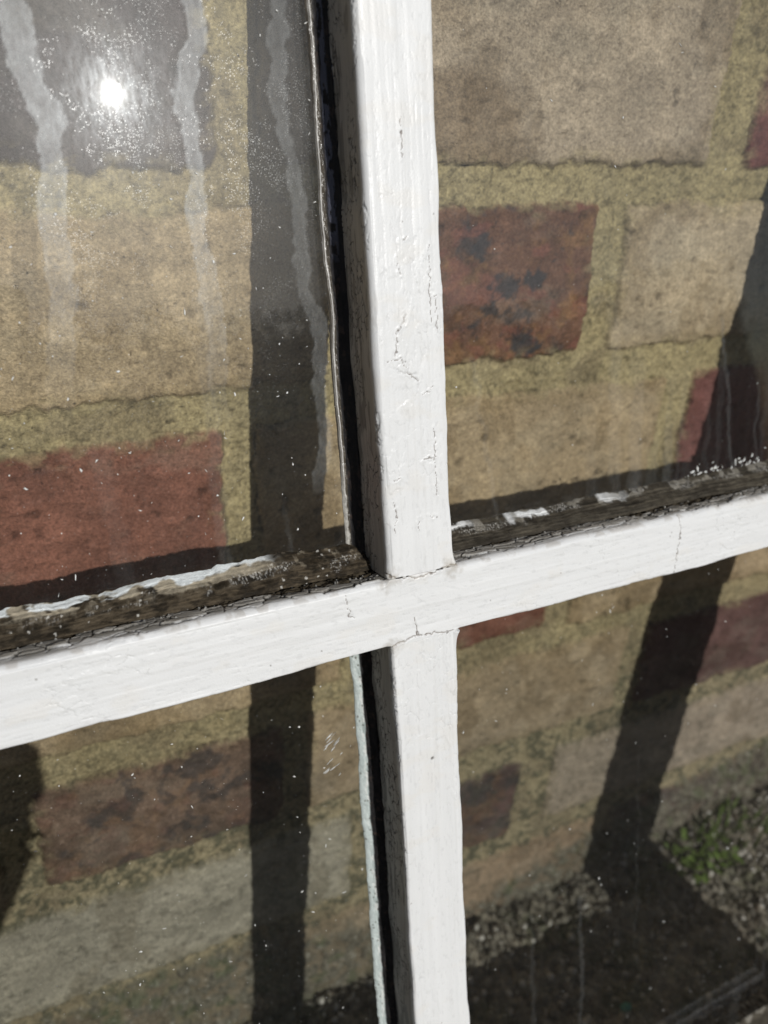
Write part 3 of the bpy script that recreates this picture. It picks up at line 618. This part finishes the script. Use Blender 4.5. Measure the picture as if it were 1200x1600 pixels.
def flecks(parent, pts, seed, name='dust_specks', stuff=True, tilt=0.0):
    """thin irregular chips stuck on the glass: (x, z, size, stretch, angle)"""
    r = np.random.RandomState(seed); V = []; F = []
    for x, z, s, q, an in pts:
        n = r.randint(5, 8); th = np.sort(r.rand(n)) * 6.283; ra = s * (.6 + .7 * r.rand(n))
        px = np.cos(th) * ra * q; pz = np.sin(th) * ra / q; c, sn = math.cos(an), math.sin(an)
        b = len(V); y0 = GLASS - .14 - .03 * r.rand() + (HL - x) * tilt; hh = min(.3, s * .5)
        for lay, yy in ((1, y0), (.75, y0 - hh)): V += [(x + (px[i] * c - pz[i] * sn) * lay, yy, z + (px[i] * sn + pz[i] * c) * lay - ZB0) for i in range(n)]
        F.append(tuple(b + n + i for i in range(n))[::-1]); F.append(tuple(b + i for i in range(n)))
        F += [(b + i, b + (i + 1) % n, b + n + (i + 1) % n, b + n + i) for i in range(n)]
    me = poly_mesh(name, V, F); me.update(); o = link(name, me, M_FLECK, parent)
    if stuff: o['kind'] = 'stuff'
    return o

def scatter(x0, x1, z0, z1, n, seed, lo=.08, hi=.55):
    r = np.random.RandomState(seed); o = []
    for i in range(n):
        s = lo * (hi / lo) ** (r.rand() ** 3.0); o.append((r.uniform(x0, x1), r.uniform(z0, z1), s, r.uniform(1, 1.5) if r.rand() < .75 else r.uniform(1.5, 2.2), r.uniform(0, 3.14)))
    return o
pUL = pane(XL - .5, HL + .5, ZT - .5, ZTOP + .5, 1, .012, 12, .012)
pUR = pane(HR - .5, XR + .5, ZT - .5, ZTOP + .5, 2, .018, 16)
pLL = pane(XL - .5, HL + .5, ZBOT - .5, ZB + .5, 3, .006, 0)
pLR = pane(HR - .5, XR + .5, ZBOT - .5, ZB + .5, 4, .006, 3)
flecks(pUL, scatter(-120, HL, ZT + 3, 175, 750, 11), 21, tilt=.012)
flecks(pUR, scatter(HR, 190, ZT + 3, 185, 170, 12), 22)
flecks(pLL, scatter(-140, HL, -250, ZB, 800, 13), 23)
flecks(pLR, scatter(HR, 215, -282, ZB, 480, 14), 24)
r_ = np.random.RandomState(5)
flecks(pLL, [(r_.uniform(-27, -20), r_.uniform(-66, -50), r_.uniform(.35, .75), r_.uniform(2.2, 3.2), .6 + r_.uniform(-.15, .15)) for i in range(16)], 31, 'paint_smear', False)
flecks(pUR, [(r_.uniform(128, 166), 13.5 + r_.uniform(0, 4.5) * (x_ % 3) / 2, r_.uniform(.3, 1.0), r_.uniform(1, 1.8), r_.uniform(0, 2)) for x_ in range(34)], 32, 'paint_smear', False)

# ------------------------------------------------------------------ weeds and litter on the ground
M_LEAF = plain_mat('green_leaf', (.105, .155, .035), .5, .4, .45, 200)
M_TEAL = plain_mat('teal_plastic', (.05, .22, .19), .5, .4, .2, 300)
def blade(V, F, base, lean, L, w, r):
    b = len(V); n = 6
    for i in range(n + 1):
        t = i / n; p = np.array(base) + np.array((lean[0] * t ** 1.7, lean[1] * t ** 1.7, L * t * (1 - .25 * t)))
        ww = w * (1 - t ** 2) + .05; sx = np.array((-lean[1], lean[0], 0)) / (math.hypot(*lean) + 1e-6)
        V += [tuple(p - sx * ww), tuple(p + np.array((0, 0, .25 * ww))), tuple(p + sx * ww)]
    F += [(b + 3 * i + j, b + 3 * i + j + 1, b + 3 * i + j + 4, b + 3 * i + j + 3) for i in range(n) for j in (0, 1)]
def leaf(V, F, base, dirn, L, w, tilt):
    d = np.array((math.cos(dirn) * math.cos(tilt), math.sin(dirn) * math.cos(tilt), math.sin(tilt))); s = np.array((-math.sin(dirn), math.cos(dirn), 0)); up = np.cross(d, s) * -1
    b = len(V); n = 6
    for i in range(n + 1):
        t = i / n; ww = w * math.sin(math.pi * min(1, t * .93 + .05)) ** .7; c = np.array(base) + d * L * t - np.array((0, 0, L * .25 * t * t))
        V += [tuple(c - s * ww + abs(up) * ww * .3), tuple(c), tuple(c + s * ww + abs(up) * ww * .3)]
    F += [(b + 3 * i + j, b + 3 * i + j + 1, b + 3 * i + j + 4, b + 3 * i + j + 3) for i in range(n) for j in (0, 1)]
def weed(name, x, y, nb, nl, spread, hgt, seed, label, cat):
    r = random.Random(seed); z = grd(x, y)
    t = bpy.data.objects.new(name, None); COL.objects.link(t); t.location = (x * MM, y * MM, z * MM); tag(t, label, cat)
    for k, cnt in (('grass_blade', nb), ('leaf', nl)):
        if not cnt: continue
        V = []; F = []
        for i in range(cnt):
            a = r.uniform(0, 6.28); q = spread * r.random() ** .6; bx, by = q * math.cos(a), q * math.sin(a) * .6
            bz = grd(x + bx, y + by) - z
            if k == 'grass_blade': blade(V, F, (bx, by, bz - 1), (r.uniform(-14, 14), r.uniform(-14, 6)), hgt * r.uniform(.5, 1.3), r.uniform(.5, 1.1), r)
            else: leaf(V, F, (bx, by, bz + r.uniform(1, 6)), r.uniform(0, 6.28), r.uniform(4, 8.5), r.uniform(1.4, 2.8), r.uniform(-.1, .9))
        o = link(k, poly_mesh(k, V, F, True), M_LEAF, t); o['kind'] = 'stuff'
    return t
weed('weed', 372, -25, 34, 74, 30, 15, 1, 'small leafy green weed rooted in the grit beside the wide shadow', 'plant')
weed('grass_tuft', 410, -22, 44, 4, 30, 30, 2, 'thin tuft of green grass at the foot of the wall, farthest right', 'grass')
r = random.Random(3); V = np.array([v for v in ico_v]) * (4.6, 3.2, 1.6) * (1 + .2 * (np.random.RandomState(1).rand(12, 1) - .5))
chip = link('plastic_chip', poly_mesh('plastic_chip', V, ico_f, True), M_TEAL); chip.location = (258 * MM, -86 * MM, (grd(258, -86) + 3.0) * MM)
tag(chip, 'small teal chip lying on the shaded grit', 'litter')

# ------------------------------------------------------------------ the photographer's hand and phone, whose shadow falls on the window and wall
HAND = 0.0
def cam_pt(a, b, c): return np.array(cr) * a + np.array(cu) * b + np.array(cw) * c
M_DARK = plain_mat('dark_phone_shell', (.02, .02, .022), .3, .5, .1, 50)
M_SKIN = plain_mat('skin', (.45, .26, .18), .5, .4, .08, 60)
def rbox(a0, a1, b0, b1, c0, c1, rad, k=6):
    out = []
    for (ca, cb, s0) in ((a1 - rad, b1 - rad, 0), (a0 + rad, b1 - rad, 90), (a0 + rad, b0 + rad, 180), (a1 - rad, b0 + rad, 270)):
        out += [(ca + rad * math.cos(math.radians(s0 + 90 * i / k)), cb + rad * math.sin(math.radians(s0 + 90 * i / k))) for i in range(k + 1)]
    n = len(out); cx, cy = (a0 + a1) / 2, (b0 + b1) / 2; L = []
    for sc_, c in ((.97, c0), (1, c0 + 1.2), (1, c1 - 1.2), (.97, c1)): L += [cam_pt(cx + (x - cx) * sc_, cy + (y - cy) * sc_, c) for x, y in out]
    F = [tuple(range(n))[::-1], tuple(range(3 * n, 4 * n))] + [(q * n + i, q * n + (i + 1) % n, (q + 1) * n + (i + 1) % n, (q + 1) * n + i) for q in range(3) for i in range(n)]
    return L, F
ph_o = link('smartphone', poly_mesh('smartphone', *rbox(-62, 11, -134, 12, -10.5, -2.5, 9)), M_DARK); ph_o.location = cam_pos
tag(ph_o, 'dark slab smartphone held upright in a hand facing the window', 'phone')
V = []; F = []
for aa, bb, rd in ((-17, -1, 6.2), (-17, -19, 6.2)):
    th = [6.283 * i / 20 for i in range(20)]; b0 = len(V)
    for rr_, c in ((rd, -2.6), (rd, -.9), (rd * .6, -.9)): V += [cam_pt(aa + rr_ * math.cos(t), bb + rr_ * math.sin(t), c) for t in th]
    F += [(b0 + q * 20 + i, b0 + q * 20 + (i + 1) % 20, b0 + (q + 1) * 20 + (i + 1) % 20, b0 + (q + 1) * 20 + i) for q in range(2) for i in range(20)] + [tuple(b0 + 40 + i for i in range(20))]
link('camera_lens', poly_mesh('camera_lens', V, F), M_DARK, ph_o)
hv = []; he = []; hr_ = []
def chain(pts, start=None):
    prev = start
    for a, b, c, rr in pts:
        hv.append(cam_pt(a + HAND, b - 2, c) * MM); hr_.append(rr * MM); i = len(hv) - 1
        if prev is not None: he.append((prev, i))
        prev = i
    return prev
chain([(44, -143, -26, 23)])                                            # heel of the palm
chain([(37, -176, -38, 23), (31, -206, -50, 24), (20, -255, -76, 28), (4, -315, -122, 35), (-12, -375, -178, 40)], 0)
k0 = chain([(41, -122, -22, 21.5), (46, -96, -17, 21)], 0)
for q, (bb, ln) in enumerate(((-86, 62), (-104, 68), (-121, 62), (-137, 50))):    # fingers close round the right edge and over the back
    chain([(46, bb - 2, -4, 9.5), (45, bb - 3, 5, 8.6), (34, bb - 3, 9.5, 8.0), (46 - ln * .6, bb - 4, 8.0, 7.4), (46 - ln, bb - 6, 5.6, 6.4)], (k0, k0, k0 - 1, 0)[q])
chain([(24, -128, -32, 13), (14, -104, -29, 10.5), (0, -84, -23, 9.2), (-10, -72, -19, 7.5)], 0)    # thumb on the screen side
hm = bpy.data.meshes.new('person'); hm.from_pydata([tuple(v) for v in hv], he, []); hm.update()
ho = link('person', hm, M_SKIN); ho.location = cam_pos
sk = ho.modifiers.new('skin', 'SKIN'); sk.use_smooth_shade = True
if not hm.skin_vertices: hm.attributes.new('skin', 'FLOAT', 'POINT') if False else None
import bmesh
b_ = bmesh.new(); b_.from_mesh(hm); lay = b_.verts.layers.skin.verify(); b_.verts.ensure_lookup_table()
for i, v in enumerate(b_.verts): v[lay].radius = (hr_[i], hr_[i]); v[lay].use_root = (i == 0)
b_.to_mesh(hm); b_.free()
ss = ho.modifiers.new('smooth', 'SUBSURF'); ss.levels = 2; ss.render_levels = 2
tag(ho, 'bare right hand and forearm holding a dark smartphone before the window', 'person')

# ------------------------------------------------------------------ added leafy screen behind the viewer, keeps bright sky out of the panes' reflections
M_ADDED_HEDGE = plain_mat('added_hedge_leaves', (.05, .075, .028), .6, .3, .4, 30)
M_TWIG = plain_mat('added_hedge_twigs', (.06, .045, .03), .9, .2, .3, 40)
added_hedge = bpy.data.objects.new('added_hedge', None); COL.objects.link(added_hedge); added_hedge.location = (0, -2.5, -.439)
tag(added_hedge, 'added dark leafy screen behind the viewer that cuts the sky reflection in the panes', 'added_hedge')
rh = np.random.RandomState(9); n = 16000
hx = rh.uniform(-2600, 3200, n); top = 820 + 330 * fbm(hx / 420, hx * 0, 300, 4, .6); hz = top * rh.rand(n) ** .55; hy = rh.uniform(-260, 60, n)
L = rh.uniform(28, 60, n); d1 = rh.randn(n, 3); d1 /= np.linalg.norm(d1, axis=1)[:, None]; d2 = np.cross(d1, rh.randn(n, 3)); d2 /= np.linalg.norm(d2, axis=1)[:, None]
ctr = np.stack([hx, hy, hz], 1); q4 = np.stack([ctr - d1 * L[:, None] * .5, ctr + d2 * L[:, None] * .24, ctr + d1 * L[:, None] * .5, ctr - d2 * L[:, None] * .24], 1).reshape(-1, 3)
fo = link('added_foliage', poly_mesh('added_foliage', q4, [(4 * i, 4 * i + 1, 4 * i + 2, 4 * i + 3) for i in range(n)]), M_ADDED_HEDGE, added_hedge)
hxs = np.arange(-2600, 3200, 40.); hzs = np.linspace(0, 1, 14); XX, ZZ = np.meshgrid(hxs, hzs)
tp = 760 + 300 * fbm(XX / 420, XX * 0, 300, 4, .6); fr_ = np.stack([XX, 40 + 40 * (fbm(XX / 90, ZZ * 9, 310) - .5) - ZZ ** 4 * 60, ZZ * tp - 20], -1); bk_ = fr_.copy()[::-1]; bk_[..., 1] = -240 - (fr_[::-1][..., 1] - 40)
link('added_twigs', grid_mesh('added_twigs', np.concatenate([fr_, bk_], 0)), M_TWIG, added_hedge)
